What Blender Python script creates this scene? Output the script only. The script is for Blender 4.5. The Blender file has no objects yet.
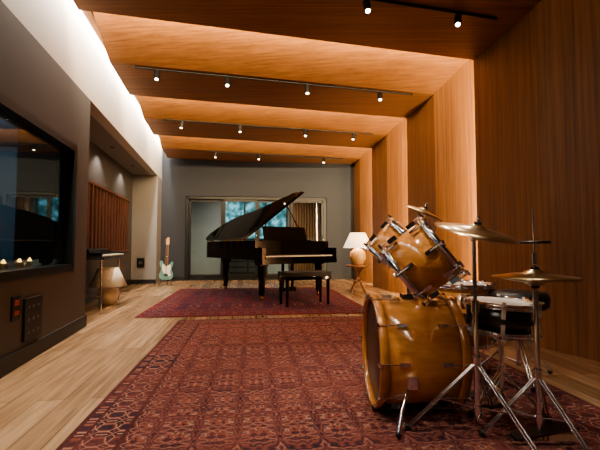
import bpy, bmesh, math, random
from mathutils import Matrix, Vector
random.seed(4)
sc=bpy.context.scene
def S(r,g,b):
    return tuple(((c/255)/12.92 if c/255<=.04045 else ((c/255+.055)/1.055)**2.4) for c in (r,g,b))+(1,)
# ---------------------------------------------------------------- materials
def newmat(n):
    m=bpy.data.materials.new(n); m.use_nodes=True
    nt=m.node_tree; p=nt.nodes['Principled BSDF']; return m,nt,p
def lk(nt,a,b): nt.links.new(a,b)
def plain(n,c,rough=.5,metal=0,var=.08,scale=8,coat=0,emis=None,es=0,bump=0,spec=.5):
    m,nt,p=newmat(n)
    tc=nt.nodes.new('ShaderNodeTexCoord'); nz=nt.nodes.new('ShaderNodeTexNoise'); nz.inputs['Scale'].default_value=scale; nz.inputs['Detail'].default_value=4
    lk(nt,tc.outputs['Object'],nz.inputs['Vector'])
    mx=nt.nodes.new('ShaderNodeMix'); mx.data_type='RGBA'
    mx.inputs[6].default_value=tuple(x*(1-var) for x in c[:3])+(1,); mx.inputs[7].default_value=tuple(min(1,x*(1+var)) for x in c[:3])+(1,)
    lk(nt,nz.outputs['Fac'],mx.inputs[0]); lk(nt,mx.outputs[2],p.inputs['Base Color'])
    p.inputs['Roughness'].default_value=rough; p.inputs['Metallic'].default_value=metal; p.inputs['Coat Weight'].default_value=coat; p.inputs['Specular IOR Level'].default_value=spec
    if emis: p.inputs['Emission Color'].default_value=emis; p.inputs['Emission Strength'].default_value=es
    if bump:
        b=nt.nodes.new('ShaderNodeBump'); b.inputs['Strength'].default_value=bump; b.inputs['Distance'].default_value=.01
        lk(nt,nz.outputs['Fac'],b.inputs['Height']); lk(nt,b.outputs[0],p.inputs['Normal'])
    return m
def wood(n,c1,c2,sc3,rough=.45,coat=0,rot=0,dist=.12):
    m,nt,p=newmat(n)
    tc=nt.nodes.new('ShaderNodeTexCoord'); mp=nt.nodes.new('ShaderNodeMapping'); mp.inputs['Scale'].default_value=sc3; mp.inputs['Rotation'].default_value=(0,0,rot)
    lk(nt,tc.outputs['Object'],mp.inputs['Vector'])
    a=nt.nodes.new('ShaderNodeTexNoise'); a.inputs['Scale'].default_value=1; a.inputs['Detail'].default_value=8; a.inputs['Roughness'].default_value=.6; a.inputs['Distortion'].default_value=dist
    b=nt.nodes.new('ShaderNodeTexNoise'); b.inputs['Scale'].default_value=5; b.inputs['Detail'].default_value=5
    lk(nt,mp.outputs[0],a.inputs['Vector']); lk(nt,mp.outputs[0],b.inputs['Vector'])
    ad=nt.nodes.new('ShaderNodeMath'); ad.operation='MULTIPLY_ADD'; ad.inputs[1].default_value=.5; lk(nt,b.outputs['Fac'],ad.inputs[0]); lk(nt,a.outputs['Fac'],ad.inputs[2])
    r=nt.nodes.new('ShaderNodeValToRGB'); r.color_ramp.elements[0].position=.5; r.color_ramp.elements[0].color=c1; r.color_ramp.elements[1].position=1.0; r.color_ramp.elements[1].color=c2
    lk(nt,ad.outputs[0],r.inputs[0]); lk(nt,r.outputs[0],p.inputs['Base Color'])
    p.inputs['Roughness'].default_value=rough; p.inputs['Coat Weight'].default_value=coat; p.inputs['Coat Roughness'].default_value=.06
    return m
W_CEIL=wood('walnut_ceiling',S(106,71,45),S(160,114,74),(.7,34,34),.5,rot=-.24)
W_WALL=wood('walnut_wall',S(96,64,41),S(150,106,68),(30,30,.6),.5)
W_SLAT=wood('slat_wood',S(84,48,36),S(122,76,56),(12,12,2),.5)
W_TAB=wood('table_wood',S(80,50,32),S(130,84,54),(8,8,3),.4)
W_DRUM=wood('maple_lacquer',S(188,122,66),S(228,168,102),(3,3,12),.16,coat=1,dist=.3)
W_DHOOP=wood('maple_hoop',S(168,108,58),S(206,146,86),(10,10,3),.2,coat=1)
CHROME=plain('chrome',S(238,241,248),.08,1,.03)
STEEL=plain('dark_steel',S(90,90,92),.3,1)
BRASS=plain('cymbal_bronze',S(200,180,142),.28,1,.12,3)
CASTER=plain('caster_brass',S(200,165,95),.25,1)
GOLD=plain('gold_plate',S(190,145,75),.3,.9)
LACQ=plain('black_lacquer',S(6,6,7),.05,0,.02,spec=.5)
BLK=plain('black_matt',S(14,14,15),.5)
RUB=plain('black_vinyl',S(18,17,17),.45)
IVORY=plain('ivory',S(225,220,205),.3)
HEADW=plain('drum_head',S(205,200,190),.5,var=.05)
HEADD=plain('drum_head_dark',S(60,44,34),.35,var=.1)
GWALL=plain('grey_wall',S(86,85,85),.8,var=.03,scale=30)
BWALL=plain('back_wall_paint',S(52,57,65),.8,var=.03,scale=30)
WHITE=plain('white_paint',S(196,194,190),.8,var=.02,scale=30)
COLW=plain('column_paint',S(136,135,134),.8,var=.02)
BASE=plain('baseboard_dark',S(30,32,36),.5)
FRAME=plain('frame_black',S(16,19,22),.35)
FRAMED=plain('door_frame_grey',S(28,32,36),.4)
CERAM=plain('ceramic_cream',S(210,195,168),.35,var=.1)
CERAT=plain('ceramic_tan',S(170,136,95),.35,var=.2,scale=15)
SHADEOFF=plain('linen_shade',S(228,220,205),.8)
RED=plain('red_button',S(150,55,38),.4,emis=S(220,70,30),es=.05)
LABEL=plain('label_grey',S(84,84,83),.5)
SEAF=plain('seafoam_paint',S(110,150,142),.2,coat=1)
PGRD=plain('pickguard_white',S(225,220,205),.3)
MAPLE=plain('maple_neck',S(200,155,100),.35)
DARKR=plain('control_room_dark',S(66,80,90),.8)
def emit(n,c,s):
    m,nt,p=newmat(n); p.inputs['Base Color'].default_value=c; p.inputs['Emission Color'].default_value=c; p.inputs['Emission Strength'].default_value=s; return m
SPOTE=emit('spot_lens',S(255,238,210),14)
CANDLE=emit('candle_glow',S(255,195,110),7)
SHADEON=emit('lit_shade',S(255,228,190),1.6)
SCREEN=emit('screen_glow',S(110,170,200),1.2)
def glass(n,tint,f):
    m,nt,p=newmat(n); nt.nodes.remove(p)
    o=nt.nodes['Material Output']; t=nt.nodes.new('ShaderNodeBsdfTransparent'); t.inputs[0].default_value=tint
    g=nt.nodes.new('ShaderNodeBsdfGlossy'); g.inputs['Roughness'].default_value=.02
    fr=nt.nodes.new('ShaderNodeFresnel'); fr.inputs[0].default_value=1.5
    mm=nt.nodes.new('ShaderNodeMath'); mm.operation='MULTIPLY'; mm.inputs[1].default_value=f; lk(nt,fr.outputs[0],mm.inputs[0])
    x=nt.nodes.new('ShaderNodeMixShader'); lk(nt,mm.outputs[0],x.inputs[0]); lk(nt,t.outputs[0],x.inputs[1]); lk(nt,g.outputs[0],x.inputs[2]); lk(nt,x.outputs[0],o.inputs[0]); return m
GLASS=glass('window_glass',(.84,.92,.95,1),.5)
m,nt,p=newmat('daylight_foliage'); tc=nt.nodes.new('ShaderNodeTexCoord'); vz=nt.nodes.new('ShaderNodeTexNoise'); vz.inputs['Scale'].default_value=5; vz.inputs['Detail'].default_value=6
lk(nt,tc.outputs['Object'],vz.inputs['Vector']); r=nt.nodes.new('ShaderNodeValToRGB'); e=r.color_ramp.elements
e[0].position=.35; e[0].color=S(24,70,72); e[1].position=.62; e[1].color=S(140,200,212); x=e.new(.48); x.color=S(54,122,124)
lk(nt,vz.outputs['Fac'],r.inputs[0]); lk(nt,r.outputs[0],p.inputs['Emission Color']); p.inputs['Emission Strength'].default_value=1.5; p.inputs['Base Color'].default_value=(0,0,0,1); FOL=m
# floor oak
m,nt,p=newmat('oak_planks'); tc=nt.nodes.new('ShaderNodeTexCoord'); mp=nt.nodes.new('ShaderNodeMapping'); mp.inputs['Rotation'].default_value=(0,0,math.radians(90-8))
lk(nt,tc.outputs['Object'],mp.inputs['Vector'])
br=nt.nodes.new('ShaderNodeTexBrick'); br.offset=.37; br.inputs['Scale'].default_value=1; br.inputs['Brick Width'].default_value=1.9; br.inputs['Row Height'].default_value=.15
br.inputs['Mortar Size'].default_value=.002; br.inputs['Mortar Smooth'].default_value=.3; br.inputs['Color1'].default_value=S(186,156,124); br.inputs['Color2'].default_value=S(146,117,88); br.inputs['Mortar'].default_value=S(80,62,46)
lk(nt,mp.outputs[0],br.inputs['Vector'])
mp2=nt.nodes.new('ShaderNodeMapping'); mp2.inputs['Scale'].default_value=(1.3,18,1); lk(nt,mp.outputs[0],mp2.inputs['Vector'])
nz=nt.nodes.new('ShaderNodeTexNoise'); nz.inputs['Scale'].default_value=1.5; nz.inputs['Detail'].default_value=7; lk(nt,mp2.outputs[0],nz.inputs['Vector'])
r=nt.nodes.new('ShaderNodeValToRGB'); r.color_ramp.elements[0].position=.3; r.color_ramp.elements[0].color=(.58,.55,.52,1); r.color_ramp.elements[1].position=.7; r.color_ramp.elements[1].color=(1,1,1,1)
lk(nt,nz.outputs['Fac'],r.inputs[0]); mx=nt.nodes.new('ShaderNodeMix'); mx.data_type='RGBA'; mx.blend_type='MULTIPLY'; mx.inputs[0].default_value=1
lk(nt,br.outputs['Color'],mx.inputs[6]); lk(nt,r.outputs[0],mx.inputs[7]); lk(nt,mx.outputs[2],p.inputs['Base Color']); p.inputs['Roughness'].default_value=.27; OAK=m
# rugs
def rugmat(n,w,l,cols,scale,bord,bw_=.38,rows=0,wear=.6):
    m,nt,p=newmat(n)
    def N(t): return nt.nodes.new(t)
    def M(op,a,b=None,c=None):
        q=N('ShaderNodeMath'); q.operation=op
        for i,v in enumerate((a,b,c)):
            if v is None: continue
            if isinstance(v,(int,float)): q.inputs[i].default_value=v
            else: lk(nt,v,q.inputs[i])
        return q.outputs[0]
    tc=N('ShaderNodeTexCoord'); sp=N('ShaderNodeSeparateXYZ'); lk(nt,tc.outputs['Object'],sp.inputs[0])
    dx=M('SUBTRACT',w/2,M('ABSOLUTE',sp.outputs[0])); dy=M('SUBTRACT',l/2,M('ABSOLUTE',sp.outputs[1])); d=M('MINIMUM',dx,dy)
    def vor(s,sx=1):
        mp=N('ShaderNodeMapping'); mp.inputs['Scale'].default_value=(s,s*sx,1); mp.inputs['Location'].default_value=(.5,.5,0)
        lk(nt,tc.outputs['Object'],mp.inputs['Vector']); v=N('ShaderNodeTexVoronoi'); v.voronoi_dimensions='2D'; v.distance='MANHATTAN'; v.inputs['Randomness'].default_value=0; v.inputs['Scale'].default_value=1
        lk(nt,mp.outputs[0],v.inputs['Vector']); return v.outputs['Distance']
    v1=vor(scale,.8); v2=vor(scale*4,1.0); v3=vor(scale*2,1.3)
    nz=N('ShaderNodeTexNoise'); nz.inputs['Scale'].default_value=70; nz.inputs['Detail'].default_value=3; lk(nt,tc.outputs['Object'],nz.inputs['Vector'])
    n2=N('ShaderNodeTexNoise'); n2.inputs['Scale'].default_value=2.0; n2.inputs['Detail'].default_value=9; n2.inputs['Roughness'].default_value=.65; lk(nt,tc.outputs['Object'],n2.inputs['Vector'])
    f=M('ADD',M('MULTIPLY',v1,1.3),M('ADD',M('MULTIPLY',v2,.5),M('MULTIPLY',v3,.6)))
    if rows: f=M('ADD',f,M('MULTIPLY',M('PINGPONG',sp.outputs[1],rows),1.7/rows))
    f=M('FRACT',M('ADD',f,M('MULTIPLY',nz.outputs['Fac'],.35)))
    def ramp(inp,stops,const=True):
        r=N('ShaderNodeValToRGB'); r.color_ramp.interpolation='CONSTANT' if const else 'LINEAR'
        e=r.color_ramp.elements; e[0].position=stops[0][0]; e[0].color=stops[0][1]; e[1].position=stops[1][0]; e[1].color=stops[1][1]
        for s_,c in stops[2:]:
            q=e.new(s_); q.color=c
        lk(nt,inp,r.inputs[0]); return r.outputs[0]
    A,Bc,C,D=cols
    field=ramp(f,[(0,A),(.25,Bc),(.33,D),(.42,A),(.56,A),(.62,C),(.68,Bc),(.74,A),(.85,D),(.95,A)],False)
    f2=M('FRACT',M('ADD',M('MULTIPLY',v3,1.7),M('MULTIPLY',v2,.8)))
    bcol=ramp(f2,[(0,bord),(.35,A),(.55,C),(.65,bord),(.9,D)],False)
    bl=ramp(d,[(0,(1,1,1,1)),(bw_,(0,0,0,1))])
    mx=N('ShaderNodeMix'); mx.data_type='RGBA'; lk(nt,bl,mx.inputs[0]); lk(nt,field,mx.inputs[6]); lk(nt,bcol,mx.inputs[7])
    gl=ramp(d,[(0,(1,1,1,1)),(.025,(0,0,0,1)),(.07,(1,1,1,1)),(.085,(0,0,0,1)),(bw_-.05,(1,1,1,1)),(bw_-.03,(0,0,0,1))])
    m2=N('ShaderNodeMix'); m2.data_type='RGBA'; lk(nt,gl,m2.inputs[0]); lk(nt,mx.outputs[2],m2.inputs[6]); m2.inputs[7].default_value=bord
    wr=ramp(n2.outputs['Fac'],[(.4,(0,0,0,1)),(.7,(wear,wear,wear,1))],False)
    m3=N('ShaderNodeMix'); m3.data_type='RGBA'; lk(nt,wr,m3.inputs[0]); lk(nt,m2.outputs[2],m3.inputs[6]); m3.inputs[7].default_value=A
    g=ramp(nz.outputs['Fac'],[(.3,(.5,.5,.5,1)),(.7,(1,1,1,1))],False)
    m4=N('ShaderNodeMix'); m4.data_type='RGBA'; m4.blend_type='MULTIPLY'; m4.inputs[0].default_value=.75; lk(nt,m3.outputs[2],m4.inputs[6]); lk(nt,g,m4.inputs[7])
    lk(nt,m4.outputs[2],p.inputs['Base Color']); p.inputs['Roughness'].default_value=.95; p.inputs['Specular IOR Level'].default_value=.15
    b=N('ShaderNodeBump'); b.inputs['Strength'].default_value=.4; b.inputs['Distance'].default_value=.005; lk(nt,nz.outputs['Fac'],b.inputs['Height']); lk(nt,b.outputs[0],p.inputs['Normal'])
    return m
RUG1=rugmat('persian_red',2.8,4.5,(S(138,82,72),S(56,40,50),S(186,152,130),S(48,44,62)),5.0,S(76,42,44),.3,.38,.65)
RUG2=rugmat('persian_blue',3.1,3.3,(S(38,48,70),S(138,52,50),S(160,134,122),S(120,44,44)),3.2,S(120,42,42),.36,0,.4)
# ---------------------------------------------------------------- builder
def rotto(axis):
    return Vector((0,0,1)).rotation_difference(Vector(axis).normalized()).to_matrix().to_4x4()
class B:
    def __init__(s): s.v=[];s.f=[];s.m=[];s.s=[];s.mats=[];s.T=Matrix.Identity(4)
    def add(s,vs,fs,mat,sm=False):
        if mat not in s.mats: s.mats.append(mat)
        o=len(s.v); mi=s.mats.index(mat)
        for v in vs: s.v.append(tuple(s.T@Vector(v)))
        for f in fs: s.f.append([i+o for i in f]); s.m.append(mi); s.s.append(sm)
    def box(s,c,d,mat,R=None):
        vs=[]
        for x in(-.5,.5):
            for y in(-.5,.5):
                for z in(-.5,.5):
                    v=Vector((x*d[0],y*d[1],z*d[2]))
                    if R is not None: v=R@v
                    vs.append(v+Vector(c))
        s.add(vs,[(0,1,3,2),(4,6,7,5),(0,4,5,1),(2,3,7,6),(0,2,6,4),(1,5,7,3)],mat)
    def lathe(s,prof,mat,M=None,seg=32,closed=False,sm=True):
        M=M or Matrix.Identity(4); vs=[];fs=[];n=len(prof)
        for r,z in prof:
            for k in range(seg):
                a=2*math.pi*k/seg; vs.append(M@Vector((max(r,0)*math.cos(a),max(r,0)*math.sin(a),z)))
        for i in range(n if closed else n-1):
            j=(i+1)%n
            for k in range(seg):
                l=(k+1)%seg; fs.append((i*seg+k,i*seg+l,j*seg+l,j*seg+k))
        s.add(vs,fs,mat,sm)
    def cyl(s,a,b,r0,mat,r1=None,seg=14):
        a=Vector(a);b=Vector(b);r1=r0 if r1 is None else r1
        M=Matrix.Translation(a)@rotto(b-a); L=(b-a).length
        vs=[];
        for r,z in((r0,0),(r1,L)):
            for k in range(seg):
                t=2*math.pi*k/seg; vs.append(M@Vector((r*math.cos(t),r*math.sin(t),z)))
        s.add(vs,[(k,(k+1)%seg,seg+(k+1)%seg,seg+k) for k in range(seg)],mat,True)
        s.add(vs,[tuple(range(seg-1,-1,-1)),tuple(range(seg,2*seg))],mat,False)
    def tube(s,pts,r,mat,seg=10):
        for a,b in zip(pts,pts[1:]): s.cyl(a,b,r,mat,seg=seg)
        for p in pts[1:-1]: s.ball(p,r,mat,8)
    def ball(s,c,r,mat,seg=16,sq=1):
        n=seg//2; s.lathe([(r*math.sin(math.pi*i/n),-r*sq*math.cos(math.pi*i/n)) for i in range(n+1)],mat,Matrix.Translation(c),seg)
    def prism(s,poly,z0,z1,mat,M=None):
        M=M or Matrix.Identity(4); n=len(poly)
        vs=[M@Vector((x,y,z0)) for x,y in poly]+[M@Vector((x,y,z1)) for x,y in poly]
        s.add(vs,[tuple(range(n-1,-1,-1)),tuple(range(n,2*n))]+[(i,(i+1)%n,n+(i+1)%n,n+i) for i in range(n)],mat)
    def build(s,name,loc=(0,0,0),rz=0,bevel=0,recalc=True,M=None):
        me=bpy.data.meshes.new(name); me.from_pydata(s.v,[],s.f)
        for m in s.mats: me.materials.append(m)
        for p,mi,sm in zip(me.polygons,s.m,s.s): p.material_index=mi; p.use_smooth=sm
        bm=bmesh.new(); bm.from_mesh(me); bmesh.ops.dissolve_degenerate(bm,dist=1e-6,edges=bm.edges[:])
        if recalc: bmesh.ops.recalc_face_normals(bm,faces=bm.faces[:])
        bm.to_mesh(me); bm.free()
        o=bpy.data.objects.new(name,me); sc.collection.objects.link(o); o.location=loc; o.rotation_euler=(0,0,rz)
        if bevel:
            b=o.modifiers.new('bevel','BEVEL'); b.width=bevel; b.segments=2; b.limit_method='ANGLE'; b.angle_limit=math.radians(50)
        return o
# ---------------------------------------------------------------- room shell
H=.92
L=lambda y:-1.52-.2*y
AL=lambda y:-2.1-.2*y
Wr=lambda y:2.55-.099*y
BK=lambda x:10.3+.119*(x+3.6)
Y0=-2.4
b=B(); b.add([(-6,Y0-.3,0),(4,Y0-.3,0),(4,14.5,0),(-6,14.5,0),(-6,Y0-.3,-.1),(4,Y0-.3,-.1),(4,14.5,-.1),(-6,14.5,-.1)],[(0,1,2,3),(4,7,6,5),(0,4,5,1),(1,5,6,2),(2,6,7,3),(3,7,4,0)],OAK); b.build('floor')
def seg(ya,yb,f=L,t=.16): return [(f(ya),ya),(f(ya)-t,ya),(f(yb)-t,yb),(f(yb),yb)]
WY0,WY1,WZ0,WZ1=1.3,4.16,.66,1.96
b=B(); b.prism(seg(Y0,4.57),0,WZ0,GWALL); b.prism(seg(Y0,4.57),WZ1,2.6,GWALL); b.prism(seg(Y0,WY0),WZ0,WZ1,GWALL)
b.prism([(L(WY1),WY1),(AL(WY1),WY1),(AL(4.57),4.57),(L(4.57),4.57)],WZ0,WZ1,GWALL)
b.prism([(L(4.4)-.16,4.4),(AL(4.4),4.4),(AL(4.57),4.57),(L(4.57)-.16,4.57)],0,2.6,GWALL)
b.build('wall_left')
b=B(); b.prism(seg(Y0,10.35),2.6,3.62,WHITE); b.build('wall_left_upper')
b=B(); b.prism(seg(4.4,10.4,AL),0,2.6,GWALL); b.build('wall_alcove')
b=B(); b.prism([(L(4.57)-.16,4.57),(AL(4.57)-.1,4.57),(AL(9.7)-.1,9.7),(L(9.7)-.16,9.7)],2.6,2.68,COLW); b.build('ceiling_alcove')
b=B(); b.prism([(L(9.6),9.6),(AL(9.6),9.5),(AL(10.5),10.5),(L(10.5),10.5)],0,2.6,COLW); b.build('wall_column')
b=B(); b.prism([(L(Y0)+.015,Y0),(L(Y0),Y0),(L(4.57),4.57),(L(4.57)+.015,4.585)],0,.13,BASE); b.prism([(AL(4.6)+.015,4.6),(AL(4.6),4.6),(AL(9.5),9.5),(AL(9.5)+.015,9.5)],0,.12,BASE)
b.build('baseboard_left')
b=B(); b.prism([(AL(9.58)+.02,9.485),(L(9.6),9.585),(L(9.6),9.6),(AL(9.58)+.02,9.5)],0,.1,BASE)
b.build('baseboard_column')
DX0,DX1,DH=-2.98,.72,2.2
def bw(name,xa,xb,z0,z1):
    b=B(); b.prism([(xa,BK(xa)),(xb,BK(xb)),(xb,BK(xb)+.2),(xa,BK(xa)+.2)],z0,z1,BWALL); b.build(name)
bw('wall_back_left',-3.75,DX0,0,3.62); bw('wall_back_right',DX1,2.6,0,3.62); bw('wall_back_header',DX0,DX1,DH,3.62)
b=B()
for xa,xb in((-3.55,DX0),(DX1,1.42)): b.prism([(xa,BK(xa)-.015),(xb,BK(xb)-.015),(xb,BK(xb)),(xa,BK(xa))],0,.1,BASE)
b.build('baseboard_back')
b=B(); b.prism([(-6,Y0),(4,Y0),(4,Y0-.2),(-6,Y0-.2)],0,3.62,GWALL); b.build('wall_front')
b=B(); b.prism([(-6,Y0-.2),(4,Y0-.2),(4,11.2),(-6,11.2)],3.62,3.7,BLK); b.build('ceiling_slab')
near=[-3+2.2*k for k in range(0,8)]
ZC,ST=3.14,.36
prof=[]
for n in near: prof+=[(n,ZC),(n+1.1,ZC),(n+1.1,ZC+ST)]
def PR(y,z,e=.5): return (Wr(y)+e,y+.245*e,z)
def PLt(y): return (-1.36-.2*y-Wr(y))/1.049
def PL(y,z): t=PLt(y); return (Wr(y)+t,y+.245*t,z)
b=B()
for (ya,za),(yb,zb) in zip(prof,prof[1:]):
    b.add([PL(ya,za),PR(ya,za),PR(yb,zb),PL(yb,zb)],[(0,1,2,3)],W_CEIL)
    if ya!=yb: b.add([PL(ya,za),PL(yb,zb),PL(yb,3.62),PL(ya,3.62)],[(0,1,2,3)],W_CEIL)
b.build('ceiling',recalc=False)
b=B(); pts=[]
for n in near: pts+=[(Wr(n),n),(Wr(n+1.1),n+1.1),(Wr(n+1.1)+.34,n+1.1)]
n=len(pts)
b.add([(x,y,0) for x,y in pts]+[(x,y,3.6) for x,y in pts],[(i,i+1,n+i+1,n+i) for i in range(n-1)],W_WALL); b.build('wall_right',recalc=False)
# ---------------------------------------------------------------- lights
def area(name,loc,d,sx,sy,pw,col,xdir=None):
    l=bpy.data.lights.new(name,'AREA'); l.shape='RECTANGLE'; l.size=sx; l.size_y=sy; l.energy=pw; l.color=col
    o=bpy.data.objects.new(name,l); sc.collection.objects.link(o)
    z=-Vector(d).normalized(); x=Vector(xdir or (1,0,0)); x=(x-z*x.dot(z)).normalized(); y=z.cross(x)
    o.matrix_world=Matrix.Translation(loc)@Matrix((x,y,z)).transposed().to_4x4(); return o
WARM=(1,.72,.41); WW=(1,.86,.72)
for i,n in enumerate(near):
    far=n+1.1
    if far<2 or far>9.5: continue
    a=Vector(PL(far+.05,0)); c=Vector(PR(far+.05,0,0)); m=(a+c)/2; ln=(a-c).length-.1
    area('led_strip_ceiling',(m.x,m.y,ZC+.12),(-.24,1,.3),ln,.04,135 if far>3 else 10,WARM,(1,.245,0))  # the nearest strip, out of view, is added as weak fill
    if far>3: area('led_strip_wall',(Wr(far)+.12,far+.05,1.6),(.4,1,0),2.9,.04,105,WARM,(0,0,1))
a=Vector((L(Y0+.3)+.09,Y0+.3,3.45)); c=Vector((L(10.2)+.09,10.2,3.45)); m=(a+c)/2
area('led_strip_cove',m,(-.1,0,-1),(a-c).length,.07,400,(1,.9,.76),(-.2,1,0))
def track(ypos,xs0,xs1,heads,pw):
    b=B(); P=lambda x,z:Vector((x,ypos+.245*(x-Wr(ypos)),z))
    b.tube([P(xs0,ZC-.015),P(xs1,ZC-.015)],.013,BLK,6)
    lamps=[]
    for h in heads:
        hx,tx,ty=h[:3]
        p=P(hx,ZC-.09); b.cyl(P(hx,ZC-.01),p,.008,BLK); d=(Vector((tx,ty,h[4] if len(h)>4 else 0))-p).normalized()
        b.cyl(p-d*.06,p+d*.06,.034,BLK,seg=18); b.cyl(p+d*.06,p+d*.062,.022,SPOTE,seg=18); lamps.append((p+d*.075,d,h[3] if len(h)>3 else 1))
    o=b.build('track_light')
    for p,d,k in lamps:
        l=bpy.data.lights.new('spot_bulb','SPOT'); l.energy=pw*k*.62; l.color=WW; l.spot_size=math.radians(62); l.spot_blend=.9; l.shadow_soft_size=.04
        q=bpy.data.objects.new('spot_bulb',l); sc.collection.objects.link(q); q.matrix_world=Matrix.Translation(p)@rotto(-d); q.parent=o
track(1.9,-1.2,1.8,[(-1,-.9,2.2,.2),(.2,.7,2.25,2.2,.4),(1.2,.9,2.1,.5)],90)
track(3.86,.58,1.92,[(.6,.7,2.3,1.3,.5),(1.5,.9,2.5,1.0,.4)],110)
track(5.85,-2.05,1.65,[(-1.8,-1.6,4.0,.6),(-.95,-.8,3.9,.9),(.1,.2,4.6,.9),(1.15,1.0,4.2,.8)],100)
track(7.95,-2.4,1.45,[(-2.1,-2.4,6.5,.7),(-1.1,-1.0,6.6),(.1,.3,6.3),(1.05,.6,7.0,.5)],100)
track(10.25,-2.2,1.1,[(-2.0,-2.2,8.9,.6),(-1.0,-1.0,8.4,.7),(.6,.3,8.6,.6)],80)
for y in(6.8,8.4):
    b=B(); x=(L(y)+AL(y))/2-.06; b.lathe([(.0,.0),(.03,0),(.04,-.006),(.04,.0)],BLK,Matrix.Translation((x,y,2.598)),20); o=b.build('recessed_downlight')
    l=bpy.data.lights.new('downlight_bulb','SPOT'); l.energy=30; l.color=WW; l.spot_size=math.radians(120); l.spot_blend=.6; l.shadow_soft_size=.03
    q=bpy.data.objects.new('downlight_bulb',l); sc.collection.objects.link(q); q.location=(x,y,2.58); q.parent=o
# ---------------------------------------------------------------- control room window
def WP(y,z,off=0):
    nrm=Vector((1,.2,0)).normalized(); return Vector((L(y),y,z))+nrm*off
b=B()
def wbox(ya,yb,z0,z1,o0,o1,mat):
    vs=[WP(y,z,o) for y in(ya,yb) for o in(o0,o1) for z in(z0,z1)]
    b.add(vs,[(0,1,3,2),(4,6,7,5),(0,4,5,1),(2,3,7,6),(0,2,6,4),(1,5,7,3)],mat)
f=.07
wbox(WY0,WY1,WZ0,WZ0+f,-.16,.012,FRAME); wbox(WY0,WY1,WZ1-f,WZ1,-.16,.012,FRAME); wbox(WY1-f,WY1,WZ0,WZ1,-.16,.012,FRAME); wbox(WY0,WY0+f,WZ0,WZ1,-.16,.012,FRAME)
wbox(WY0+f,WY1-f,WZ0+f,WZ1-f,-.06,-.055,GLASS); b.build('window_1')
b=B()
def cp(y,o,z): return WP(y,z,-o)
q=[cp(.2,.17,0),cp(7.2,.75,0),cp(7.2,3,0),cp(.2,3,0)]; q2=[Vector((v.x,v.y,2.6)) for v in q]
b.add(q+q2,[(4,5,6,7),(1,2,6,5),(2,3,7,6),(3,0,4,7)],DARKR); b.build('wall_control_room',recalc=False)
PP=plain('pale_panel',S(132,156,166),.6)
b=B()
for k in range(3):
    ya=3.4+k*1.2; v=[cp(ya,2.95,1.05),cp(ya+1.0,2.95,1.05),cp(ya+1.0,2.95,2.2),cp(ya,2.95,2.2)]; v2=[x+Vector((.05,.01,0)) for x in v]
    b.add(v+v2,[(0,1,2,3),(4,5,6,7),(0,1,5,4),(1,2,6,5),(2,3,7,6),(3,0,4,7)],PP)
b.build('acoustic_panel')
b=B(); wbox(1.4,4.1,.0,.66,-.75,-.2,DARKR); wbox(1.4,4.1,.66,.7,-.8,-.18,FRAME); b.build('console_desk')
b=B()
for y,o in((4.6,-1.5),(5.5,-1.6)):
    wbox(y,y+.3,.9,1.35,o-.3,o,BLK); 
    for z,r in((1.02,.09),(1.22,.045)): b.lathe([(0,0),(r,0),(r,.02),(r*.8,.01),(0,.0)],STEEL,Matrix.Translation(WP(y,z,o-.15))@rotto((.2,-1,0)),24)
    wbox(y+.05,y+.25,0,.9,o-.2,o-.1,STEEL)
b.build('studio_monitor')
b=B(); wbox(5.0,5.04,.95,1.3,-2.75,-2.15,BLK); wbox(4.99,5.0,.97,1.28,-2.73,-2.17,SCREEN); wbox(5.0,5.1,.75,.95,-2.48,-2.42,BLK); wbox(4.8,5.4,.7,.75,-2.9,-1.95,FRAME); wbox(4.85,4.9,0,.7,-2.85,-2.8,BLK); wbox(5.3,5.35,0,.7,-2.05,-2.0,BLK); b.build('computer_desk')
b=B()
for y in(2.85,3.0,3.2,3.35,3.6,3.85):
    p=WP(y,.7,-.24-.08*random.random()); M=Matrix.Translation(p); b.lathe([(0,0),(.035,0),(.04,.07),(.036,.07),(.033,.01),(0,.01)],CERAT,M,18); b.lathe([(0,.03),(.02,.03),(.015,.08),(0,.105)],CANDLE,M,12)
b.build('candle_jars')
l=bpy.data.lights.new('control_room_fill','POINT'); l.energy=150; l.color=(.72,.88,1); l.shadow_soft_size=.2; q=bpy.data.objects.new('control_room_fill',l); sc.collection.objects.link(q); q.location=WP(4.9,2.35,-2.0)  # added fill light without a fixture, brightens the room behind the window
b=B(); wbox(3.12,3.42,.17,.5,0.001,.02,BLK)
for i in range(3):
    for j in range(3): wbox(3.17+j*.08,3.195+j*.08,.22+i*.1,.24+i*.1,.02,.022,LABEL)
b.build('patch_panel')
b=B(); wbox(2.94,3.05,.36,.54,0.001,.015,BLK); wbox(2.965,3.025,.47,.51,.015,.02,RED); wbox(2.965,3.025,.4,.43,.015,.02,RED); b.build('wall_switch')
b=B(); b.box((-3.78,9.525,.5),(.17,.02,.22),BLK,Matrix.Rotation(.17,3,'Z')); b.box((-3.78,9.512,.5),(.08,.01,.06),LABEL,Matrix.Rotation(.17,3,'Z')); b.build('wall_outlet')
b=B()
def abox(ya,yb,z0,z1,o0,o1,mat):
    nrm=Vector((1,.2,0)).normalized(); vs=[Vector((AL(yy),yy,z))+nrm*o for yy in(ya,yb) for o in(o0,o1) for z in(z0,z1)]
    b.add(vs,[(0,1,3,2),(4,6,7,5),(0,4,5,1),(2,3,7,6),(0,2,6,4),(1,5,7,3)],mat)
abox(5.2,9.1,.8,1.92,.001,.008,BLK)
y=5.25
while y<9.0: abox(y,y+.07,.82,1.9,.008,.03,W_SLAT); y+=.2
abox(5.18,9.12,1.9,1.94,0.001,.045,W_SLAT); abox(5.18,9.12,.78,.82,0.001,.045,W_SLAT); b.build('slat_acoustic_panel')
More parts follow.
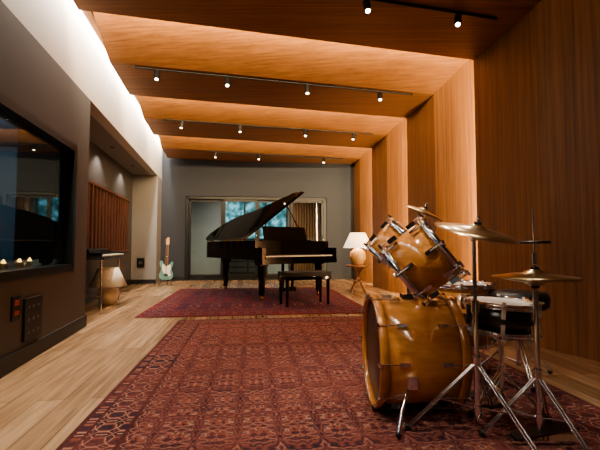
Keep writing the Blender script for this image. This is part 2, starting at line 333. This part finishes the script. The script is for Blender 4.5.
# ---------------------------------------------------------------- back sliding doors + booth
rb=math.atan(.119); wd=(DX1-DX0)/math.cos(rb)
b=B()
b.box((wd/2,.1,DH-.037),(wd-.01,.14,.07),FRAMED); b.box((wd/2,.1,.02),(wd-.01,.14,.04),FRAMED)
for x in(.04,wd-.04): b.box((x,.1,DH/2),(.07,.14,DH-.01),FRAMED)
pw=(wd-.14)/4
for i in range(4):
    x0=.07+i*pw; yy=.07 if i%2 else .13
    for x in(x0+.03,x0+pw-.03): b.box((x,yy,DH/2),(.06,.04,DH-.1),FRAMED)
    b.box((x0+pw/2,yy,.09),(pw,.04,.1),FRAMED); b.box((x0+pw/2,yy,DH-.1),(pw,.04,.07),FRAMED); b.box((x0+pw/2,yy,DH/2),(pw-.12,.006,DH-.2),GLASS)
    b.cyl((x0+pw-.03,yy-.03,.95),(x0+pw-.03,yy-.03,1.2),.008,CHROME)
b.build('door_1',(DX0,BK(DX0),0),rb)
X0,X1,YD,ZD=-.3,wd+.3,2.4,2.5
LG=plain('booth_paint',S(150,150,148),.8)
bv=[(X0,.21,0),(X1,.21,0),(X1,YD,0),(X0,YD,0),(X0,.21,ZD),(X1,.21,ZD),(X1,YD,ZD),(X0,YD,ZD)]
for nm,fc in(('ceiling_booth',(4,5,6,7)),('wall_booth_back',(3,2,6,7)),('wall_booth_left',(0,3,7,4)),('wall_booth_right',(1,2,6,5))):
    b=B(); b.add([bv[i] for i in fc],[(0,1,2,3)],LG); b.build(nm,(DX0,BK(DX0),0),rb,recalc=False)
b=B(); b.add([(.8,YD-.03,1.1),(2.85,YD-.03,1.1),(2.85,YD-.03,2.35),(.8,YD-.03,2.35)],[(0,1,2,3)],FOL)
for x in(.8,1.48,2.16,2.85): b.box((x,YD-.05,1.72),(.06,.06,1.3),FRAME)
for z in(1.1,2.35): b.box((1.825,YD-.05,z),(2.1,.06,.07),FRAME)
b.build('window_2',(DX0,BK(DX0),0),rb)
b=B(); n=90; vs=[]
for i in range(n+1):
    x=2.95+i*.95/n; y=YD-.15+.05*math.sin(i*.75); vs+=[(x,y,.02),(x,y,2.45)]
b.add(vs,[(2*i,2*i+2,2*i+3,2*i+1) for i in range(n)],plain('curtain_cloth',S(150,108,72),.9),True); b.build('curtain',(DX0,BK(DX0),0),rb,recalc=False)
b=B(); b.box((1.6,1.95,.5),(1.2,.5,.98),BLK)
for i in range(5):
    for k in(-1,1):
        b.box((1.6+k*.3,1.695,.16+i*.17),(.54,.02,.13),STEEL)
        for j in range(5): b.cyl((1.6+k*.3-.2+j*.1,1.69,.16+i*.17),(1.6+k*.3-.2+j*.1,1.665,.16+i*.17),.018,LABEL,seg=10)
b.build('equipment_rack',(DX0,BK(DX0),0),rb)
bx=Vector((DX0+1.9,BK(DX0+1.9)+1.3,2.4)); area('booth_ceiling_light',bx,(0,0,-1),2.6,.6,70,(1,.88,.74))
# ---------------------------------------------------------------- rugs
def rug(name,mat,w,l,cx,cy):
    b=B(); b.box((0,0,.005),(w,l,.01),mat)
    fr=plain('fringe',S(150,130,105),.9)
    n=int(w/.02)
    for e in(-1,1):
        for i in range(n):
            x=-w/2+(i+.5)*w/n; b.box((x,e*(l/2+.015),.003),(.008,.03,.004),fr)
    b.build(name,(cx,cy,.001),.12)
rug('persian_rug',RUG1,2.8,4.5,.2,2.84)
cx=-2.08+1.55*.993-.12*1.65; cy=5.08+1.55*.12+1.65*.993
rug('persian_rug',RUG2,3.1,3.3,cx,cy)
# ---------------------------------------------------------------- grand piano
out=[(0,.22),(1.52,.22),(1.52,.8),(1.5,1.02),(1.42,1.22),(1.28,1.4),(1.13,1.57),(1.02,1.78),(.95,2.0),(.88,2.2),(.76,2.38),(.58,2.5),(.38,2.55),(.18,2.52),(.06,2.42),(0,2.25)]
ins=[]
nn=len(out)
for i in range(nn):
    p0=Vector(out[i-1]);p1=Vector(out[i]);p2=Vector(out[(i+1)%nn])
    d1=(p1-p0).normalized();d2=(p2-p1).normalized(); n1=Vector((-d1.y,d1.x));n2=Vector((-d2.y,d2.x)); nv=(n1+n2).normalized(); ins.append(tuple(p1+nv*.05/max(.5,nv.dot(n1))))
b=B()
vs=[(x,y,.66) for x,y in out]+[(x,y,.98) for x,y in out]+[(x,y,.98) for x,y in ins]+[(x,y,.80) for x,y in ins]
fs=[]
for i in range(nn):
    j=(i+1)%nn
    for k in range(3): fs.append((k*nn+i,k*nn+j,(k+1)*nn+j,(k+1)*nn+i))
fs.append(tuple(range(nn))); b.add(vs,fs,LACQ)
b.prism(ins,.88,.9,GOLD)
for i in range(26):
    x=.12+i*.05; b.cyl((x,.5,.915),(x*.55+.1,.9+1.3*(1-i/26),.915),.003,CHROME,seg=5)
b.box((.76,.11,.64),(1.52,.26,.08),LACQ); b.box((.035,.11,.76),(.07,.24,.2),LACQ); b.box((1.485,.11,.76),(.07,.24,.2),LACQ)
b.box((.76,-.01,.69),(1.4,.02,.05),LACQ); b.box((.76,.09,.725),(1.36,.16,.02),IVORY)
for i in range(52):
    x=.08+(i+.5)*1.36/52; b.box((x+.013,.09,.736),(.0012,.16,.002),BLK)
    if i%7 not in(1,4): b.box((x+.013,.125,.742),(.012,.095,.014),BLK)
b.box((.76,.19,.80),(1.38,.02,.16),LACQ,Matrix.Rotation(-.15,3,'X'))
b.box((.76,.5,1.11),(.9,.02,.25),LACQ,Matrix.Rotation(-.25,3,'X')); b.box((.76,.46,.99),(1.0,.12,.015),LACQ)
al=math.radians(36); lid=[(x,y) for x,y in out if y>.5]; lid=[(0,.58),(1.53,.58)]+lid
Ml=Matrix.Translation((0,0,.99))@Matrix.Rotation(-al,4,'Y'); b.prism(lid,0,.022,LACQ,Ml)
Mf=Matrix.Translation((0,0,.99))@Matrix.Rotation(-al,4,'Y')@Matrix.Translation((0,0,.026)); b.prism([(.0,.6),(1.52,.6),(1.5,.94),(.0,.94)],0,.02,LACQ,Mf)
tp=Ml@Vector((1.22,.85,0)); b.cyl((1.46,.85,.97),tp,.012,LACQ)
for y in(.8,1.4,2.0): b.cyl((0,y-.06,.985),(0,y+.06,.985),.01,CASTER)
for x,y in((.17,.3),(1.35,.3),(.36,2.12)):
    b.box((x,y,.62),(.16,.16,.1),LACQ)
    b.lathe([(.075,.6),(.07,.5),(.05,.12),(.055,.1),(.04,.075)],LACQ,Matrix.Translation((x,y,0)),8,sm=False)
    b.cyl((x,y,.05),(x,y,.09),.03,CASTER); b.cyl((x-.02,y,.03),(x+.02,y,.03),.03,CASTER)
for x in(.66,.86): b.box((x,.42,.4),(.035,.04,.5),LACQ)
b.box((.76,.42,.14),(.3,.1,.07),LACQ)
for x in(.68,.76,.84): b.box((x,.33,.11),(.03,.13,.012),CASTER)
b.build('grand_piano',(-.6,6.3,.011),math.radians(35),bevel=.003)
b=B(); b.box((0,0,.47),(.76,.34,.07),RUB); b.box((0,0,.41),(.76,.34,.05),LACQ)
for x in(-.34,.34):
    for y in(-.13,.13): b.lathe([(.03,.39),(.02,.02),(.022,0),(0,0)],LACQ,Matrix.Translation((x,y,0)),8)
b.cyl((-.38,0,.42),(-.41,0,.42),.025,CHROME); b.cyl((.38,0,.42),(.41,0,.42),.025,CHROME)
b.build('piano_bench',(.07,6.2,.011),math.radians(24),bevel=.008)
# ---------------------------------------------------------------- lamps, side table
def lamp(name,loc,on,k=1):
    b=B(); M=Matrix.Scale(k,4); cm=CERAT if on else CERAM
    b.lathe([(0,0),(.08,0),(.1,.02),(.15,.1),(.165,.17),(.15,.25),(.09,.31),(.04,.335),(.03,.36),(.0,.36)],cm,M,36)
    b.cyl(M@Vector((0,0,.36)),M@Vector((0,0,.6)),.008,CASTER)
    z0=.34 if on else .3
    b.lathe([(.29,z0),(.15,z0+.3),(.145,z0+.3),(.285,z0)],SHADEON if on else SHADEOFF,M,40,closed=True)
    o=b.build(name,loc)
    if on:
        l=bpy.data.lights.new('lamp_bulb','POINT'); l.energy=18; l.color=(1,.74,.45); l.shadow_soft_size=.06
        q=bpy.data.objects.new('lamp_bulb',l); sc.collection.objects.link(q); q.location=(0,0,.5); q.parent=o
b=B(); b.lathe([(0,.5),(.24,.5),(.25,.515),(.24,.53),(0,.53)],W_TAB,None,36)
for k in range(4):
    a=math.pi/4+k*math.pi/2; b.cyl((.2*math.cos(a),.2*math.sin(a),0),(-.13*math.cos(a),-.13*math.sin(a),.5),.016,W_TAB)
b.lathe([(0,.2),(.1,.2),(.1,.22),(0,.22)],W_TAB,None,20)
b.build('side_table',(1.13,7.83,.0))
lamp('table_lamp',(1.13,7.83,.531),True,.98)
lamp('table_lamp',(-2.98,6.25,0),False,.95)
# electric keyboard in alcove (local +x faces the room)
b=B(); KC=plain('keyboard_case',S(60,60,62),.4)
b.box((0,0,.74),(.38,1.15,.05),KC); b.box((-.1,0,.80),(.18,1.15,.09),BLK); b.box((-.1,0,.855),(.12,1.0,.02),STEEL)
b.box((.08,0,.772),(.15,1.05,.018),IVORY); b.box((.175,0,.765),(.03,1.15,.03),IVORY)
for e in(-1,1): b.box((.08,e*.55,.785),(.17,.05,.06),BLK)
for i in range(35): 
    if i%7 not in(2,6): b.box((.05,-.5+i*.0295,.788),(.09,.013,.014),BLK)
for y in(-.5,.5):
    for x in(-.13,.13): b.cyl((x,y,.72),(x*1.15,y*1.05,0),.014,CHROME)
    b.cyl((-.14,y,.2),(.14,y,.2),.008,CHROME)
b.build('electric_piano',(-3.02,6.1,0),math.atan(.2),bevel=.003)
# ---------------------------------------------------------------- guitar
b=B(); body=[(0,-.2),(.1,-.19),(.15,-.13),(.155,-.06),(.12,.01),(.11,.06),(.14,.13),(.15,.2),(.12,.225),(.085,.19),(.06,.15),(.03,.14),(-.03,.14),(-.06,.17),(-.09,.23),(-.13,.25),(-.155,.2),(-.145,.13),(-.115,.06),(-.12,.0),(-.155,-.06),(-.155,-.13),(-.1,-.19)]
R=Matrix.Translation((0,0,.32))@Matrix.Rotation(math.radians(80),4,'X')
b.prism(body,-.022,.022,SEAF,R)
b.prism([(-.09,.17),(-.05,.14),(.03,.13),(.09,.15),(.1,.06),(.08,-.02),(.11,-.1),(.06,-.12),(.02,-.05),(-.05,-.05),(-.09,.03)],.022,.026,PGRD,R)
b.T=R
b.box((0,.36,.022),(.055,.5,.025),MAPLE); b.box((0,.36,.036),(.05,.5,.004),W_TAB)
b.prism([(-.028,.6),(.028,.6),(.045,.65),(.035,.78),(.0,.79),(-.03,.74)],.01,.026,MAPLE)
for i in range(6): b.cyl((-.03,.64+i*.022,.018),(-.06,.64+i*.022,.018),.006,CHROME)
for i in range(3): b.box((0,.1-i*.065,.03),(.075,.018,.012),IVORY)
b.box((0,-.09,.03),(.08,.03,.012),CHROME)
for i in range(6): b.cyl((-.02+i*.008,-.09,.042),(-.014+i*.0056,.62,.042),.0008,CHROME,seg=4)
b.T=Matrix.Identity(4)
b.tube([(-.15,-.1,.0),(-.08,-.02,.13),(.08,-.02,.13),(.15,-.1,0)],.009,BLK); b.tube([(0,.18,0),(0,.06,.35),(0,.02,.62)],.009,BLK)
b.tube([(-.08,-.02,.13),(-.08,-.09,.12)],.008,BLK); b.tube([(.08,-.02,.13),(.08,-.09,.12)],.008,BLK); b.tube([(0,.1,.22),(0,-.02,.13)],.008,BLK)
b.build('electric_guitar',(-3.06,9.2,.0),.15)
# ---------------------------------------------------------------- drums
def drum(b,c,axis,r,dep,hoopmat,nl,top=HEADW,bot=HEADW,wide=False,lug=CHROME,shell=None):
    shell=shell or W_DRUM
    M=Matrix.Translation(c)@rotto(axis); b.T=M
    h=dep/2
    b.lathe([(r,-h),(r,h),(r-.008,h),(r-.008,-h)],shell,None,56,closed=True)
    b.lathe([(0,h+.004),(r*.97,h+.004),(r+.004,h-.004)],top,None,48); b.lathe([(0,-h-.004),(r*.97,-h-.004),(r+.004,-h+.004)],bot,None,48)
    hh=.045 if wide else .03; ho=.013 if wide else .008
    for s_ in(-1,1):
        z0=s_*(h-.012); z1=s_*(h+hh-.012); b.lathe([(r+.005,z0),(r+.005,z1),(r+.005+ho,z1),(r+.005+ho,z0)],hoopmat,None,56,closed=True)
        if not wide:
            b.lathe([(r+.004,z0),(r+.018,z0),(r+.018,z0+s_*.004),(r+.004,z0+s_*.004)],hoopmat,None,56,closed=True)
    for k in range(nl):
        a=2*math.pi*(k+.5)/nl; ca,sa=math.cos(a),math.sin(a); R3=Matrix.Rotation(a,3,'Z')
        for s_ in(-1,1):
            zz=s_*(h-min(.09,h*.45)); b.box((ca*(r+.011),sa*(r+.011),zz),(.022,.02,.05),lug,R3)
            e=s_*(h+hh-.008); b.cyl((ca*(r+.02),sa*(r+.02),zz),(ca*(r+.02),sa*(r+.02),e),.0035,lug,seg=6)
            b.box((ca*(r+.017),sa*(r+.017),e),(.03,.018,.012),lug,R3)
    b.T=Matrix.Identity(4)
b=B(); r=.29; BX=.63; drum(b,(BX,2.33,.311),(-1,0,0),r,.39,W_DHOOP,10,top=HEADD,bot=HEADW,wide=True)
for s_ in(-1,1):
    b.tube([(.56,2.33+s_*.27,.22),(.49,2.33+s_*.36,.1),(.46,2.33+s_*.41,.016)],.009,CHROME); b.ball((.46,2.33+s_*.41,.018),.014,RUB,10); b.box((.56,2.33+s_*.28,.22),(.05,.05,.06),CHROME)
b.box((BX,2.33,.615),(.09,.07,.025),CHROME); b.cyl((BX,2.33,.61),(BX,2.33,.84),.013,CHROME)
for c in((.62,2.2,.8),(.63,2.48,.86)): b.tube([(BX,2.33,.82),c],.011,CHROME)
b.build('bass_drum',(0,0,.012))
ax=Vector((.74,-.26,.6))
b=B(); drum(b,(.635,2.08,.845),ax,.165,.225,CHROME,8); b.build('rack_tom')
b=B(); drum(b,(.62,2.55,.90),Vector((.6,-.2,.7)),.15,.2,CHROME,8); b.build('rack_tom')
b=B(); drum(b,(1.2,2.98,.42),(0,0,1),.2,.4,CHROME,8)
for k in range(3):
    a=k*2.094+.5; x,y=1.2+.225*math.cos(a),2.98+.225*math.sin(a); b.tube([(x,y,.5),(x,y,.08),(x+.04*math.cos(a),y+.04*math.sin(a),.014)],.007,CHROME); b.box((x-.01*math.cos(a),y-.01*math.sin(a),.35),(.03,.03,.05),CHROME)
b.build('floor_tom',(0,0,.005))
def tripod(b,c,h,rad,rot=0,double=True):
    x,y=c
    for k in range(3):
        a=rot+k*2.0944; e=Vector((x+rad*math.cos(a),y+rad*math.sin(a),.02)); top=Vector((x,y,h)); mid=Vector((x,y,h*.35))
        pr=Vector((-math.sin(a),math.cos(a),0))*.009
        for s_ in((-1,1) if double else (0,)):
            b.cyl(top+pr*s_,e+pr*s_,.006,CHROME,seg=8); 
        hm=top.lerp(e,.55); b.cyl(mid,hm,.005,CHROME,seg=8); b.ball(e,.017,RUB,10)
    b.cyl((x,y,h-.03),(x,y,h+.03),.02,CHROME); b.cyl((x,y,h*.35-.02),(x,y,h*.35+.02),.018,CHROME)
def cymbal(b,c,nrm,r):
    M=Matrix.Translation(c)@rotto(nrm)
    b.lathe([(.006,.03),(.02,.029),(.04,.02),(.05,.012),(r*.6,.004),(r,-.012),(r,-.0135),(r*.6,.0025),(.05,.0105),(.04,.018),(.006,.027)],BRASS,M,64)
    b.cyl(M@Vector((0,0,-.03)),M@Vector((0,0,.07)),.005,CHROME); b.lathe([(0,.028),(.018,.028),(.018,.04),(0,.04)],RUB,M,16); b.lathe([(0,.045),(.012,.045),(.012,.06),(0,.06)],CHROME,M,12)
b=B(); c=(.86,1.98); tripod(b,c,.34,.33,.95); b.cyl((c[0],c[1],.08),(c[0],c[1],.62),.013,CHROME); b.cyl((c[0],c[1],.6),(c[0],c[1],.93),.0095,CHROME); b.cyl((c[0],c[1],.58),(c[0],c[1],.64),.02,CHROME); b.box((c[0]+.03,c[1],.61),(.04,.01,.02),CHROME); b.ball((c[0],c[1],.94),.017,CHROME)
b.cyl((c[0],c[1],.94),(c[0]+.01,c[1]-.005,.98),.008,CHROME); cymbal(b,(c[0]+.01,c[1]-.005,.985),(.16,-.24,.95),.2); b.build('crash_cymbal',(0,0,.01))
b=B(); c=(1.0,3.25); tripod(b,c,.36,.3,.2); b.cyl((c[0],c[1],.08),(c[0],c[1],.7),.013,CHROME); b.cyl((c[0],c[1],.68),(c[0],c[1],1.12),.0095,CHROME); b.tube([(c[0],c[1],1.12),(.97,3.1,1.15)],.008,CHROME); cymbal(b,(.96,3.1,1.17),(.4,-.2,.9),.17); b.build('ride_cymbal',(0,0,.01))
b=B(); c=(1.11,1.9); tripod(b,c,.3,.25,.9); b.cyl((c[0],c[1],.03),(c[0],c[1],.7),.012,CHROME); b.cyl((c[0],c[1],.68),(c[0],c[1],1.08),.004,CHROME); b.cyl((c[0],c[1],.82),(c[0],c[1],.87),.012,CHROME)
cymbal(b,(c[0],c[1],.765),(.02,0,1),.185); cymbal(b,(c[0],c[1],.745),(0,0,-1),.185)
b.lathe([(.03,0),(.07,0),(.07,.012),(.03,.012)],STEEL,Matrix.Translation((c[0],c[1],.915)),28,closed=True); b.box((c[0],c[1],.92),(.14,.012,.006),STEEL)
b.box((c[0]+.02,c[1],.05),(.28,.085,.012),STEEL,Matrix.Rotation(-.2,3,'Y')); b.box((c[0]+.02,c[1],.012),(.32,.07,.01),CHROME); b.build('hi_hat',(0,0,.012))
b=B(); c=Vector((1.11,2.24,.52)); drum(b,c,(.05,-.04,1),.175,.14,CHROME,8,lug=CHROME,shell=STEEL)
tripod(b,(1.11,2.24),.22,.22,1.4); b.cyl((1.11,2.24,.06),(1.11,2.24,.4),.012,CHROME)
for k in range(3):
    a=k*2.094; b.tube([(1.11,2.24,.38),(1.11+.19*math.cos(a),2.24+.19*math.sin(a),.43),(1.11+.195*math.cos(a),2.24+.195*math.sin(a),.46)],.007,CHROME)
b.build('snare_drum',(0,0,.01))
b=B(); c=(1.5,2.78); b.lathe([(0,.48),(.17,.48),(.19,.5),(.195,.55),(.18,.585),(.1,.595),(0,.595)],RUB,Matrix.Translation((c[0],c[1],0)),40); b.cyl((c[0],c[1],.1),(c[0],c[1],.48),.016,CHROME); tripod(b,c,.3,.27,.3); b.build('drum_throne',(0,0,.01))
b=B(); b.box((1.06,2.35,.012),(.3,.09,.012),CHROME); b.box((1.05,2.35,.06),(.27,.075,.012),STEEL,Matrix.Rotation(-.25,3,'Y'))
for y in(2.3,2.4): b.cyl((.93,y,.01),(.93,y,.22),.009,CHROME)
b.cyl((.93,2.29,.22),(.93,2.41,.22),.009,CHROME); b.cyl((.93,2.35,.22),(.92,2.35,.36),.005,CHROME); b.ball((.905,2.35,.36),.03,HEADW,14); b.build('kick_pedal',(0,0,.012))
# ---------------------------------------------------------------- camera / world
cam=bpy.data.cameras.new('camera'); cam.lens=24; cam.sensor_width=36; co=bpy.data.objects.new('camera',cam); sc.collection.objects.link(co)
co.location=(0,0,H); co.rotation_euler=(math.radians(90+2.86),0,0); cam.clip_start=.05; sc.camera=co
w=bpy.data.worlds.new('world'); sc.world=w; w.use_nodes=True; w.node_tree.nodes['Background'].inputs[0].default_value=(.03,.035,.04,1); w.node_tree.nodes['Background'].inputs[1].default_value=.5
sc.view_settings.view_transform='AgX'; sc.view_settings.look='AgX - Medium High Contrast'; sc.view_settings.exposure=0
